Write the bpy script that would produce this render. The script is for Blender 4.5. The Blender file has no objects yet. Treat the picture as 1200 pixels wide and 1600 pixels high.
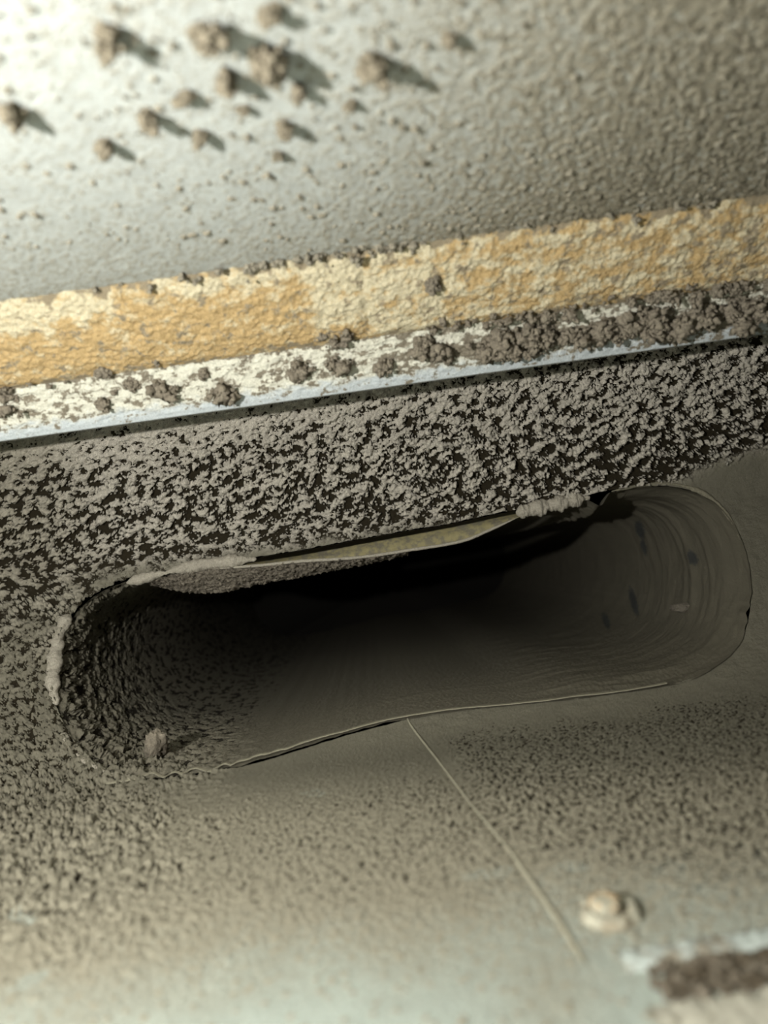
import bpy, math, random
import numpy as np
from mathutils import Matrix, Vector

# ------------------------------------------------------------------ camera, light, exposure
C = bpy.context.scene
F = 1200.0                                   # focal length in pixels of the 1200 x 1600 frame
ROLL = math.radians(8.0)
cs, sn = math.cos(ROLL), math.sin(ROLL)
cam_d = bpy.data.cameras.new('camera')
cam = bpy.data.objects.new('camera', cam_d)
C.collection.objects.link(cam)
cam.matrix_world = Matrix(((cs, sn, 0, 0), (0, 0, -1, 0), (-sn, cs, 0, 0), (0, 0, 0, 1)))
cam_d.sensor_fit = 'VERTICAL'; cam_d.sensor_height = 36; cam_d.lens = 27
cam_d.clip_start = 0.005; cam_d.clip_end = 20
cam_d.dof.use_dof = True; cam_d.dof.focus_distance = 0.36; cam_d.dof.aperture_fstop = 7.5
C.camera = cam

w = bpy.data.worlds.new('world'); C.world = w; w.use_nodes = True
w.node_tree.nodes['Background'].inputs[0].default_value = (0.9, 0.95, 1, 1)
w.node_tree.nodes['Background'].inputs[1].default_value = 0.0

ld = bpy.data.lights.new('phone_torch', 'POINT')     # the torch held beside the lens
ld.energy = 4.9; ld.shadow_soft_size = 0.003; ld.color = (1.0, 0.985, 0.93)
lo = bpy.data.objects.new('phone_torch', ld); C.collection.objects.link(lo)
lo.location = (-0.125, 0.010, 0.024)

C.view_settings.view_transform = 'Standard'; C.view_settings.look = 'None'
C.view_settings.gamma = 1; C.view_settings.use_curve_mapping = False
C.view_settings.exposure = 0.0

rs = np.random.RandomState(7); random.seed(7)

# ------------------------------------------------------------------ numpy noise
def _h(ix, iy, seed):
    n = (ix.astype(np.int64) * 374761393 + iy.astype(np.int64) * 668265263 + seed * 974711) & 0xffffffff
    n = ((n ^ (n >> 13)) * 1274126177) & 0xffffffff
    n = (n ^ (n >> 16)) & 0xffffffff
    n = (n * 2246822519) & 0xffffffff
    return ((n ^ (n >> 15)) & 0xffffff) / float(0x1000000)
def perlin(x, y, seed=0):
    ix = np.floor(x); iy = np.floor(y); fx = x - ix; fy = y - iy
    u = fx**3 * (fx * (fx * 6 - 15) + 10); v = fy**3 * (fy * (fy * 6 - 15) + 10)
    def g(dx, dy):
        a = _h(ix + dx, iy + dy, seed) * 2 * np.pi
        return np.cos(a) * (fx - dx) + np.sin(a) * (fy - dy)
    a = g(0, 0) * (1 - u) + g(1, 0) * u; b = g(0, 1) * (1 - u) + g(1, 1) * u
    return (a * (1 - v) + b * v) * 1.5
def fbm(x, y, seed=0, octv=4, gain=0.55):
    r = 0; a = 1.0
    for o in range(octv):
        r = r + a * perlin(x * 2**o, y * 2**o, seed + 17 * o); a *= gain
    return r
def worley(x, y, seed=0):
    ix = np.floor(x); iy = np.floor(y)
    best = np.full(x.shape, 9.0); bid = np.zeros(x.shape)
    for dx in (-1, 0, 1):
        for dy in (-1, 0, 1):
            cx = ix + dx; cy = iy + dy
            d = (cx + _h(cx, cy, seed) - x)**2 + (cy + _h(cx, cy, seed + 5) - y)**2
            m = d < best
            best = np.where(m, d, best); bid = np.where(m, _h(cx, cy, seed + 9), bid)
    return np.sqrt(best), bid
def sst(a, b, x):
    t = np.clip((x - a) / (b - a), 0, 1); return t * t * (3 - 2 * t)
def bell(x, c, w_): return np.exp(-((x - c) / w_)**2)

# ------------------------------------------------------------------ frame helpers (pixel ray -> duct axes)
def uv(px, py):
    a = np.asarray(px, float) - 600; b = 800 - np.asarray(py, float)
    return a * cs + b * sn, -a * sn + b * cs
def pix(u, v):
    return 600 + u * cs - v * sn, 800 - (u * sn + v * cs)

def fillet(pts, rad):
    out = [np.array(pts[0], float)]
    for i in range(1, len(pts) - 1):
        p = np.array(pts[i], float); r = rad[i]
        a = np.array(pts[i - 1], float) - p; b = np.array(pts[i + 1], float) - p
        a /= np.linalg.norm(a); b /= np.linalg.norm(b)
        for t in np.linspace(0, 1, 24):
            out.append(p + a * r * (1 - t)**2 + b * r * t**2)
    out.append(np.array(pts[-1], float))
    return np.array(out)
class Profile:                                # a (y, z) line, extruded along x
    def __init__(s, pts, rad):
        P = fillet(pts, rad); d = np.r_[0, np.cumsum(np.linalg.norm(np.diff(P, axis=0), axis=1))]
        s.L = d[-1]; s.s = np.linspace(0, s.L, 6000)
        s.y = np.interp(s.s, d, P[:, 0]); s.z = np.interp(s.s, d, P[:, 1])
        ty = np.gradient(s.y); tz = np.gradient(s.z); n = np.hypot(ty, tz)
        k = np.ones(41) / 41
        s.ny = np.convolve(np.pad(-tz / n, 20, 'edge'), k, 'valid'); s.nz = np.convolve(np.pad(ty / n, 20, 'edge'), k, 'valid')
        s.v = F * s.z / np.maximum(s.y, 0.02)
    def at(s, q): return [np.interp(q, s.s, a) for a in (s.y, s.z, s.ny, s.nz)]
    def s_of_v(s, v):
        m = s.y > 0.05; o = np.argsort(s.v[m]); return np.interp(v, s.v[m][o], s.s[m][o])

WP = Profile([(-0.35, -0.0935), (0.325, -0.0935), (0.400, -0.008), (0.362, 0.062), (0.360, 0.108)], [0, 0.03, 0.02, 0.01, 0])
FLOOR_END = float(WP.s_of_v(-352))

def wall_pt(px, py, off=0.0, dx=0.0):
    u, v = uv(px, py); q = WP.s_of_v(v); y, z, ny, nz = WP.at(q)
    x = u * y / F + dx
    return Vector((float(x), float(y + ny * off), float(z + nz * off)))
def floor_pt(px, py, off=0.0):
    u, v = uv(px, py); y = -0.0935 * F / v
    return Vector((float(u * y / F), float(y), -0.0935 + off))
def ray(px, py, y):
    u, v = uv(px, py); return Vector((float(u * y / F), float(y), float(v * y / F)))

# ------------------------------------------------------------------ mesh helpers
def mesh_obj(name, V, Fq, mats, parent=None, smooth=True, attrs=None):
    me = bpy.data.meshes.new(name)
    V = np.asarray(V, np.float32); Fq = np.asarray(Fq, np.int32)
    n = Fq.shape[1]
    me.vertices.add(len(V)); me.vertices.foreach_set('co', V.ravel())
    me.loops.add(Fq.size); me.loops.foreach_set('vertex_index', Fq.ravel())
    me.polygons.add(len(Fq)); me.polygons.foreach_set('loop_start', np.arange(0, Fq.size, n, dtype=np.int32))
    me.update(calc_edges=True); me.validate()
    me.polygons.foreach_set('use_smooth', np.full(len(me.polygons), smooth))
    if attrs:
        for k, a in attrs.items():
            at = me.attributes.new(k, 'FLOAT', 'POINT'); at.data.foreach_set('value', np.asarray(a, np.float32).ravel())
    me.materials.append(mats)
    o = bpy.data.objects.new(name, me); C.collection.objects.link(o)
    if parent: o.parent = parent
    return o
def grid_faces(nr, nc, wrap=False):
    i = np.arange(nr - 1)[:, None]; j = np.arange(nc if wrap else nc - 1)[None, :]
    j2 = (j + 1) % nc
    return np.stack([i * nc + j, i * nc + j2, (i + 1) * nc + j2, (i + 1) * nc + j], -1).reshape(-1, 4)
def compact(V, Fq, attrs):
    used = np.zeros(len(V), bool); used[Fq.ravel()] = True
    idx = np.cumsum(used) - 1
    return V[used], idx[Fq], {k: np.asarray(a).ravel()[used] for k, a in attrs.items()}
def tag(o, label, cat=None, group=None, kind=None):
    if label: o['label'] = label
    if cat: o['category'] = cat
    if group: o['group'] = group
    if kind: o['kind'] = kind
    return o
def empty(name, loc=(0, 0, 0)):
    o = bpy.data.objects.new(name, None); o.empty_display_size = 0.01
    C.collection.objects.link(o); o.location = loc; return o
def child(o, p):
    bpy.context.view_layer.update()
    o.parent = p; o.matrix_parent_inverse = Matrix.Translation(p.location).inverted(); return o

# ------------------------------------------------------------------ materials
class NT:
    def __init__(s, name):
        s.m = bpy.data.materials.new(name); s.m.use_nodes = True; s.t = s.m.node_tree
        s.b = s.t.nodes['Principled BSDF']; s.b.inputs['Roughness'].default_value = 0.95
        s.b.inputs['Specular IOR Level'].default_value = 0.15
        s.pos = s.t.nodes.new('ShaderNodeTexCoord').outputs['Object']
    def n(s, typ, ins=None, **kw):
        nd = s.t.nodes.new(typ)
        for k, v_ in kw.items(): setattr(nd, k, v_)
        for k, v_ in (ins or {}).items():
            if isinstance(v_, bpy.types.NodeSocket): s.t.links.new(v_, nd.inputs[k])
            else: nd.inputs[k].default_value = v_
        return nd
    def attr(s, name): return s.n('ShaderNodeAttribute', attribute_name=name).outputs['Fac']
    def noise(s, scale, detail=3, rough=0.6, vec=None):
        return s.n('ShaderNodeTexNoise', {'Vector': vec or s.pos, 'Scale': scale, 'Detail': detail, 'Roughness': rough}).outputs['Fac']
    def rng(s, x, a, b, c=0.0, d=1.0):
        return s.n('ShaderNodeMapRange', {'Value': x, 'From Min': a, 'From Max': b, 'To Min': c, 'To Max': d}).outputs[0]
    def mul(s, a, b, op='MULTIPLY'):
        return s.n('ShaderNodeMath', {0: a, 1: b}, operation=op).outputs[0]
    def mix(s, f, a, b, mode='MIX'):
        nd = s.t.nodes.new('ShaderNodeMix'); nd.data_type = 'RGBA'; nd.blend_type = mode
        for sock, v_ in ((nd.inputs[0], f), (nd.inputs[6], a), (nd.inputs[7], b)):
            if isinstance(v_, bpy.types.NodeSocket): s.t.links.new(v_, sock)
            else: sock.default_value = (*v_, 1) if isinstance(v_, tuple) and len(v_) == 3 else v_
        return nd.outputs[2]
    def color(s, c, k_=0.76):
        if isinstance(c, bpy.types.NodeSocket): s.t.links.new(s.mix(1.0, c, (k_, k_, k_), 'MULTIPLY'), s.b.inputs['Base Color'])
        else: s.b.inputs['Base Color'].default_value = (*[x * k_ for x in c], 1)
    def bump(s, h, dist, strength=1.0):
        nd = s.n('ShaderNodeBump', {'Height': h, 'Distance': dist, 'Strength': strength})
        s.t.links.new(nd.outputs[0], s.b.inputs['Normal'])

# dusty sheet: 'dust' = pale dust cover, its gaps showing dark lining and painted crevice shade, 'bare' = wiped bare metal, 'olive' = darker brown tone
def sheet_mat(name, dustc, liner_shade, metal, olivec, bump=0.0004, palec=None):
    k = NT(name)
    f1 = k.noise(900, 3, 0.65); f2 = k.noise(2600, 2, 0.6); f3 = k.noise(60, 2)
    f1 = k.noise(1000, 6, 0.8)
    dcol = k.mix(k.rng(f2, 0.3, 0.7), tuple(c * 0.72 for c in dustc), tuple(min(1, c * 1.22) for c in dustc))
    if palec: dcol = k.mix(k.attr('pale'), dcol, k.mix(k.rng(k.noise(1900, 3, 0.7), 0.32, 0.68), tuple(c * 0.55 for c in palec), tuple(c * 1.35 for c in palec)))
    ocol = k.mix(k.rng(f2, 0.3, 0.7), tuple(c * 0.85 for c in olivec), tuple(c * 1.15 for c in olivec))
    ocol = k.mix(k.rng(f3, 0.35, 0.65), ocol, tuple(c * 0.9 for c in olivec))
    d = k.mix(k.attr('olive'), dcol, ocol)
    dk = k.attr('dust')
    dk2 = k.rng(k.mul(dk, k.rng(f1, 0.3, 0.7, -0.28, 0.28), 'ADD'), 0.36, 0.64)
    base = k.mix(dk2, liner_shade, d)
    bm = k.attr('bare'); bm2 = k.rng(k.mul(bm, k.rng(f1, 0.3, 0.7, -0.22, 0.22), 'ADD'), 0.12, 0.95)
    mcol = k.mix(k.rng(k.noise(120, 3), 0.3, 0.7), tuple(c * 0.9 for c in metal), tuple(c * 1.08 for c in metal))
    base = k.mix(bm2, base, mcol)
    k.color(base)
    h = k.mul(f1, k.mul(f2, 0.5), 'ADD')
    k.bump(h, bump, 1.0)
    return k.m
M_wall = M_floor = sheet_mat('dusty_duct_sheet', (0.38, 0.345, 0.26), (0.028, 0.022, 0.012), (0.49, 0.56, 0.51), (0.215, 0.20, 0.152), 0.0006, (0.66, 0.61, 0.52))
M_ceil = sheet_mat('dusty_galvanised_sheet', (0.47, 0.42, 0.32), (0.10, 0.085, 0.06), (0.66, 0.69, 0.66), (0.30, 0.27, 0.20), 0.0003)
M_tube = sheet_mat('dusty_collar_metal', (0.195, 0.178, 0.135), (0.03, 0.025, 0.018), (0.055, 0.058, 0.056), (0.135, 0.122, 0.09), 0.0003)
def plain(name, c, sc=1500, bump=0.0004, var=0.3, c2=None, s2=200):
    k = NT(name); a = k.noise(sc, 4, 0.7)
    col = k.mix(k.rng(a, 0.3, 0.7), tuple(x * (1 - var) for x in c), tuple(min(1, x * (1 + var)) for x in c))
    if c2: col = k.mix(k.rng(k.noise(s2, 3, 0.6), 0.45, 0.6), col, c2)
    k.color(col); k.bump(a, bump); return k.m
M_clump = plain('grey_brown_dust', (0.30, 0.26, 0.20), 1200, 0.0006, 0.35)
M_pale = plain('pale_dust', (0.46, 0.42, 0.345), 1400, 0.0006, 0.3)
M_brown = plain('dark_brown_dust', (0.10, 0.078, 0.052), 900, 0.0008, 0.4, (0.20, 0.17, 0.13), 170)
M_edge = plain('pale_raw_edge', (0.36, 0.335, 0.25), 1800, 0.0002, 0.25)
M_beige = plain('bare_beige_mastic', (0.32, 0.28, 0.15), 300, 0.0001, 0.12, (0.2, 0.18, 0.13), 260)

# ------------------------------------------------------------------ the oval outline
OUT = [(205, 905), (300, 887), (400, 871), (480, 858), (560, 843), (640, 829), (700, 819), (780, 802), (850, 790), (905, 778), (940, 768),
       (1000, 760), (1060, 762), (1110, 782), (1145, 820), (1165, 870), (1173, 925), (1166, 980), (1143, 1020), (1100, 1052), (1040, 1072), (960, 1084),
       (900, 1092), (830, 1099), (760, 1106), (700, 1113), (640, 1124), (570, 1142), (500, 1162), (440, 1181), (380, 1198), (300, 1214), (230, 1220),
       (170, 1207), (125, 1170), (97, 1120), (86, 1060), (98, 995), (135, 940)]
def catmull(P, m):
    P = np.array(P, float); n = len(P); out = []
    for i in range(n):
        p0, p1, p2, p3 = P[i - 1], P[i], P[(i + 1) % n], P[(i + 2) % n]
        for t in np.arange(m) / m:
            out.append(0.5 * (2 * p1 + (p2 - p0) * t + (2 * p0 - 5 * p1 + 4 * p2 - p3) * t * t + (3 * p1 - p0 - 3 * p2 + p3) * t**3))
    return np.array(out)
oc = catmull(OUT, 12); OU, OV = uv(oc[:, 0], oc[:, 1])
UC, VC, SK = 0.0, -192.0, 3.4
oph = np.arctan2((OV - VC) * SK, OU - UC); orr = np.hypot((OV - VC) * SK, OU - UC)
order = np.argsort(oph); oph = oph[order]; orr = orr[order]
def R_of(ph): return np.interp(ph, oph, orr, period=2 * np.pi)
# resample evenly by arc length for the collar
def even_ring(n):
    U = np.r_[OU, OU[0]]; Vv = np.r_[OV, OV[0]]
    d = np.r_[0, np.cumsum(np.hypot(np.diff(U), np.diff(Vv)))]
    q = np.linspace(0, d[-1], n, endpoint=False)
    return np.interp(q, d, U), np.interp(q, d, Vv)

# ------------------------------------------------------------------ back wall and floor: one dense folded surface, split into two
STEP = 1.85
def samples(prof, v0, v1, step, coarse):
    s0, s1 = sorted((float(prof.s_of_v(v0)), float(prof.s_of_v(v1))))
    ss = np.linspace(s0, s1, 20000); vv = np.interp(ss, prof.s, prof.v); yy = np.interp(ss, prof.s, prof.y)
    dl = np.hypot(np.gradient(vv), np.gradient(ss) / yy * F * 0.45)
    cum = np.r_[0, np.cumsum(dl[1:])]
    n = int(cum[-1] / step)
    mid = np.interp(np.linspace(0, cum[-1], n), cum, ss)
    return np.r_[np.linspace(0, s0, coarse, endpoint=False), mid, np.linspace(s1, prof.L, coarse + 1)[1:]]
def usamp(half, step, far, n):
    mid = np.arange(-half, half + step, step)
    g = half + (far - half) * (np.arange(1, n + 1) / n)**2
    return np.r_[-g[::-1], mid, g + (mid[-1] - half)]
S = samples(WP, -1010, 215, STEP, 30)
Uu = usamp(840, STEP, 4200, 80)
y, z, ny, nz = WP.at(S)
yw = np.maximum(y, 0.13)                       # the trapezoid stops narrowing near the lens
X = Uu[None, :] * yw[:, None] / F
Y = np.broadcast_to(y[:, None], X.shape).copy(); Z = np.broadcast_to(z[:, None], X.shape).copy()
NY = np.broadcast_to(ny[:, None], X.shape); NZ = np.broadcast_to(nz[:, None], X.shape)
SS = np.broadcast_to(S[:, None], X.shape).copy()
Ys = np.maximum(Y, 0.06)
U2 = X * F / Ys; V2 = Z * F / Ys
# snap the cells that straddle the outline onto it
dU = U2 - UC; dV = (V2 - VC) * SK; rr = np.hypot(dU, dV); ph = np.arctan2(dV, dU); Rr = R_of(ph)
realr = np.hypot(U2 - UC, V2 - VC); rho = rr / np.maximum(Rr, 1e-6)
depth_in = (1 - rho) / np.maximum(rho, 0.01) * realr          # pixels inside, along the ray
snap = (rho < 1) & (depth_in < 5.0)
kk = 1 / rho[snap]
U2[snap] = UC + (U2[snap] - UC) * kk; V2[snap] = VC + (V2[snap] - VC) * kk
q = WP.s_of_v(V2[snap]); a_, b_, _, _ = WP.at(q)
SS[snap] = q; Y[snap] = a_; Z[snap] = b_; X[snap] = U2[snap] * a_ / F
inside = (rho < 1) & ~snap
PX, PY = pix(U2, V2)
# distance (pixels) to the outline for points close by
D = np.full(X.shape, 400.0); near = (np.abs(U2) < 700) & (V2 < 120) & (V2 > -520)
pu, pv = U2[near], V2[near]; dd = np.full(len(pu), 1e9)
for i in range(0, len(OU), 2): dd = np.minimum(dd, (pu - OU[i])**2 + (pv - OV[i])**2)
D[near] = np.sqrt(dd)

mm = 1000.0
xx, sv = X * mm, SS * mm
# --- zones
band = sst(-60, -10, V2 - 55 * sst(350, 620, U2) + 10 * perlin(xx / 12, sv / 12, 3))     # above the crease
lown = 90 * fbm(xx / 22, sv / 22, 95, 3) + 30 * perlin(xx / 4, sv / 4, 96)
band = np.maximum(band, sst(330, 60, PX + lown * 0.6) * sst(1120, 880, PY + lown) * sst(-140, -40, V2 + 0.55 * np.maximum(0, 260 - PX)))
left = sst(430, 30, PX + lown) * sst(1660, 1180, PY + lown) * (1 - band)
floorz = sst(-318, -380, V2 + 14 * perlin(xx / 9, sv / 9, 97))
rightz = (1 - band) * sst(900, 1120, PX) * sst(1150, 1020, PY)
seamx = 640 + (PY - 1125) * 0.745
pit = floorz * np.maximum(sst(-8, 60, PX - seamx), 0.45 * sst(-330, -20, PX - seamx) * sst(1150, 1230, PY)) * sst(1375, 1270, PY - 0.12 * (PX - 900) + 0.4 * lown) * sst(1108, 1170, PY + 0.10 * (PX - 700) + 0.3 * lown)
midfl = floorz * sst(1180, 1290, PY + 0.05 * (PX - 600))
lower = sst(1330, 1560, PY + 18 * perlin(xx / 10, sv / 10, 8) - 0.10 * (PX - 300) * 0 - 60 * sst(400, 0, PX) + 35 * sst(500, 900, PX))
# --- clump field of the band
wx = xx + 0.9 * perlin(xx / 2.5, sv / 2.5, 11); wy = sv + 0.9 * perlin(xx / 2.5, sv / 2.5, 12)
rx = wx * 0.94 + wy * 0.34; ry = -wx * 0.34 + wy * 0.94
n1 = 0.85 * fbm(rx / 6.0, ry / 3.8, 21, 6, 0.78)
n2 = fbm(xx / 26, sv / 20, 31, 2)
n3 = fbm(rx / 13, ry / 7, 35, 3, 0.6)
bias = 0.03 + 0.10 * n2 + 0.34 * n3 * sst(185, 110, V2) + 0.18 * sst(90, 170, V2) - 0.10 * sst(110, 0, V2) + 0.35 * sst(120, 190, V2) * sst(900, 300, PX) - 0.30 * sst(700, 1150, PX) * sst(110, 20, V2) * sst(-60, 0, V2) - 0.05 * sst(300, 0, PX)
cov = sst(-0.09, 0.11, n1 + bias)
f1w, idw = worley(xx / 1.7, sv / 1.7, 41)
grain = np.clip(1 - f1w / 0.75, 0, 1)
h_band = 2.6e-3 * cov * (0.55 + 0.9 * np.clip(n1 + 0.3, 0, 1.3)) + 0.5e-3 * grain * cov + 0.30e-3 * fbm(xx / 1.0, sv / 1.0, 43, 3, 0.8) * (0.3 + cov)
# --- left side: lumps that run up and down
wl = xx + 1.2 * perlin(xx / 4, sv / 4, 51)
nl = fbm(wl / 2.6, sv / 3.4, 53, 5, 0.70)
covl = sst(-0.20, 0.05, nl + 0.04)
h_left = 3.8e-3 * np.clip(nl + 0.35, 0, 1.2) * 0.9 + 0.35e-3 * grain
# --- granules of the floor
f1, id1 = worley(xx / 1.45, sv / 1.45, 61); f2, id2 = worley(xx / 0.85, sv / 0.85, 63)
g1 = np.clip(1 - f1 / 0.62, 0, 1)**0.8 * (0.35 + 0.65 * id1); g2 = np.clip(1 - f2 / 0.6, 0, 1) * id2
nm = fbm(xx / 2.0, sv / 2.0, 65, 3)
f3, id3 = worley(xx / 3.4, sv / 3.4, 67)
sparse = np.clip(1 - f3 / (0.16 + 0.10 * id3), 0, 1) * (id3 > 0.62)
amp = 0.22 + 0.62 * midfl * (1 - 0.8 * lower) + 0.85 * pit * (0.75 + 0.5 * perlin(xx / 8, sv / 8, 64)) + 0.35 * left
amp = amp * (0.25 + 0.75 * sst(2, 70, D)) if True else amp
h_floor = 1e-3 * amp * (g1 + 0.5 * g2 + 0.35 * nm) + 0.55e-3 * sparse * floorz * sst(1380, 1480, PY) + 0.05e-3 * nm
h_right = 0.22e-3 * g1 + 0.3e-3 * fbm(xx / 8, sv / 8, 71, 3) + 0.12e-3 * g2
base_h = h_floor * floorz + h_right * (1 - floorz)
Hh = base_h * (1 - np.clip(left, 0, 1)) + h_left * left
Hh = Hh * (1 - band) + h_band * band
# soft dust lip around the opening, rings of drift on the left
lipw = (0.35 + 0.65 * sst(500, 100, PX)) * (1 - 0.8 * sst(560, 700, PX) * sst(1000, 1050, PY))
Hh = Hh + 1.1e-3 * lipw * bell(D, 8 + 5 * perlin(xx / 7, sv / 7, 81), 9) * (1 - inside) * (1 - bell(PY, 1170, 60) * sst(180, 260, PX))
Hh += 0.7e-3 * sst(170, 60, PX) * sst(900, 1000, PY) * np.sin(D / 9.5 + 2 * perlin(xx / 9, sv / 9, 82)) * np.exp(-D / 60)
# the sheet right of the lap seam stands a hair proud, and a scrape or two
scr = bell(np.abs(PY - (1195 + 0.02 * (PX - 940))), 0, 4) * sst(915, 935, PX) * sst(985, 965, PX)
Hh = Hh * (1 - 0.7 * scr) + 0.25e-3 * scr
Hh *= 1 - 0.8 * bell(PX - seamx, 0, 14) * floorz
Hh += 0.35e-3 * sst(-2, 2, PX - seamx) * sst(0, 60, PY - 1140) * floorz
# --- attributes
dust = cov * band + (1 - band) * (left * covl + (1 - left) * (1 - pit * 0.9 * sst(0.30, 0.02, g1 + 0.25 * nm) * (0.4 + id2) - 0.75 * midfl * (1 - lower) * sst(0.20, 0.02, g1 + 0.3 * g2 + 0.25 * nm)))  # dark gaps between clumps, lumps and grains: lining plus shade painted into the colour
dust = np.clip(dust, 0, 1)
pale = np.clip(band * sst(60, 330, PX + 0.5 * (980 - PY) * 0.5) + 0.35 * band, 0, 1)
olive = np.clip((1 - band) * (1 - 0.75 * left) * (1 - 0.85 * midfl) + 0.45 * left * sst(1400, 1100, PY), 0, 1)
patch = lambda cx, cy, rx_, ry_, a=0.15: sst(1.25, 0.6, np.hypot((PX - cx) / rx_, (PY - cy - a * (PX - cx)) / ry_) + 0.35 * perlin(xx / 3, sv / 3, 93))
bare = np.maximum.reduce([0.80 * sst(1330, 1640, PY + 30 * perlin(xx / 16, sv / 16, 91) - 95 * sst(480, 60, PX) + 75 * sst(620, 900, PX)) ,
    0.45 * patch(765, 1366, 50, 9, -0.15), 0.45 * patch(890, 1360, 40, 11, -0.2), 0.5 * patch(35, 1437, 30, 12), 0.55 * patch(45, 1535, 36, 12, -0.4),
    0.30 * patch(1010, 1440, 170, 60, 0.1), 0.35 * patch(490, 1240, 22, 6, -0.1)])
bare = bare * (1 - 0.85 * sst(0.05, 0.45, g1 * id1 + 0.2 * nm) * sst(1600, 1400, PY)) * (1 - 0.9 * (sparse > 0.05))
bare = bare * (1 - 0.5 * bell(np.hypot(PX - 860, (PY - 1560) * 1.0), 0, 90))
Hh = Hh * (1 - 0.75 * np.clip(bare, 0, 1) * (1 - (sparse > 0.02)))

VV = np.stack([X, Y + NY * Hh, Z + NZ * Hh], -1).reshape(-1, 3)
nr, nc = X.shape
Fq = grid_faces(nr, nc); ins = inside.ravel()
keep = ~ins[Fq].any(1)
Fq = Fq[keep]
isfloor = SS.ravel()[Fq].mean(1) < FLOOR_END
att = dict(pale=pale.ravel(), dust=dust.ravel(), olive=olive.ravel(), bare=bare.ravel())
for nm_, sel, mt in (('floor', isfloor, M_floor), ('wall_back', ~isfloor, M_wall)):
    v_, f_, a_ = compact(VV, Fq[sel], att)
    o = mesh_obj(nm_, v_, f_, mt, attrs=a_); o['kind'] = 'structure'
bpy.data.objects['floor']['label'] = 'dusty galvanised duct floor in front of the oval opening, bare and greenish at the bottom of the photo'
bpy.data.objects['wall_back']['label'] = 'dark lined back wall thick with pale dust clumps above and around the oval opening'

# ------------------------------------------------------------------ ceiling sheet
CP = Profile([(0.375, 0.0880), (0.258, 0.0878), (0.15, 0.100), (-0.35, 0.125)], [0, 0.01, 0.02, 0])
Sc = samples(CP, 395, 905, 3.2, 40); Uc = usamp(900, 3.2, 4200, 90)
y, z, ny, nz = CP.at(Sc)
X = Uc[None, :] * np.maximum(y, 0.13)[:, None] / F
Y = np.broadcast_to(y[:, None], X.shape); Z = np.broadcast_to(z[:, None], X.shape)
U2 = X * F / np.maximum(Y, 0.06); V2 = Z * F / np.maximum(Y, 0.06); PX, PY = pix(U2, V2)
xx = X * mm; sv = np.broadcast_to(Sc[:, None], X.shape) * mm
f1, id1 = worley(xx / 2.2, sv / 2.2, 101); f2, id2 = worley(xx / 1.1, sv / 1.1, 103); nmn = fbm(xx / 3.0, sv / 3.0, 105, 4)
rgt = np.clip(sst(350, 1150, PX + 0.25 * (PY - 100)) + 0.22 * sst(330, 450, PY + 0.09 * PX), 0, 1)
g1 = np.clip(1 - f1 / 0.55, 0, 1) * (id1 > 0.75 - 0.55 * rgt); g2 = np.clip(1 - f2 / 0.6, 0, 1) * (id2 > 0.7 - 0.5 * rgt)
nfin = fbm(xx / 0.9, sv / 0.9, 107, 3, 0.7)
Hc = (0.55e-3 * g1 + 0.5e-3 * g2) * (0.4 + 0.9 * rgt) + 0.16e-3 * nfin * rgt + 0.12e-3 * nmn * rgt
bare = np.clip(1.0 - 0.66 * rgt + 0.25 * nmn * rgt - 0.75 * np.maximum(g1, g2), 0, 1)
dust = np.clip(1 - 0.5 * rgt * sst(0.1, -0.3, nmn) , 0, 1)
VV = np.stack([X, Y + NY[0, 0] * 0 + ny[:, None] * Hc, Z + nz[:, None] * Hc], -1).reshape(-1, 3)
o = mesh_obj('ceiling', VV, grid_faces(*X.shape), M_ceil, attrs=dict(dust=dust, olive=0.3 * rgt, bare=bare)); o['kind'] = 'structure'
o['label'] = 'pale blue-grey metal duct ceiling speckled with dust at the top of the photo'

# ------------------------------------------------------------------ flange (white painted metal edge) and sealant strip
def strip(name, prof_pts, rad, mat, hfun, afun, u0, u1, step, nrow, parent, coarse=True):
    P = Profile(prof_pts, rad); q = np.linspace(0, P.L, nrow); y, z, ny, nz = P.at(q)
    mid = np.arange(u0, u1 + step, step)
    Us = mid
    if coarse:
        Us = np.r_[np.linspace(-2600, u0, 60)[:-1], mid, np.linspace(mid[-1], 2600, 60)[1:]] if coarse == 'both' else (
             np.r_[np.linspace(-2600, u0, 60)[:-1], mid] if coarse == 'l' else np.r_[mid, np.linspace(mid[-1], 2600, 60)[1:]])
    X = Us[None, :] * 0.29 / F * np.ones((nrow, 1)); Y = y[:, None] * np.ones_like(X); Z = z[:, None] * np.ones_like(X)
    PX, PY = pix(X * F / Y, Z * F / Y); sv = q[:, None] * np.ones_like(X)
    h = hfun(X * mm, sv * mm, PX, PY, sv / P.L)
    V = np.stack([X, Y + ny[:, None] * h, Z + nz[:, None] * h], -1).reshape(-1, 3)
    a = afun(X * mm, sv * mm, PX, PY, sv / P.L)
    o = mesh_obj(name, V, grid_faces(*X.shape), mat, attrs=a)
    if parent: child(o, parent)
    return o
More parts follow.
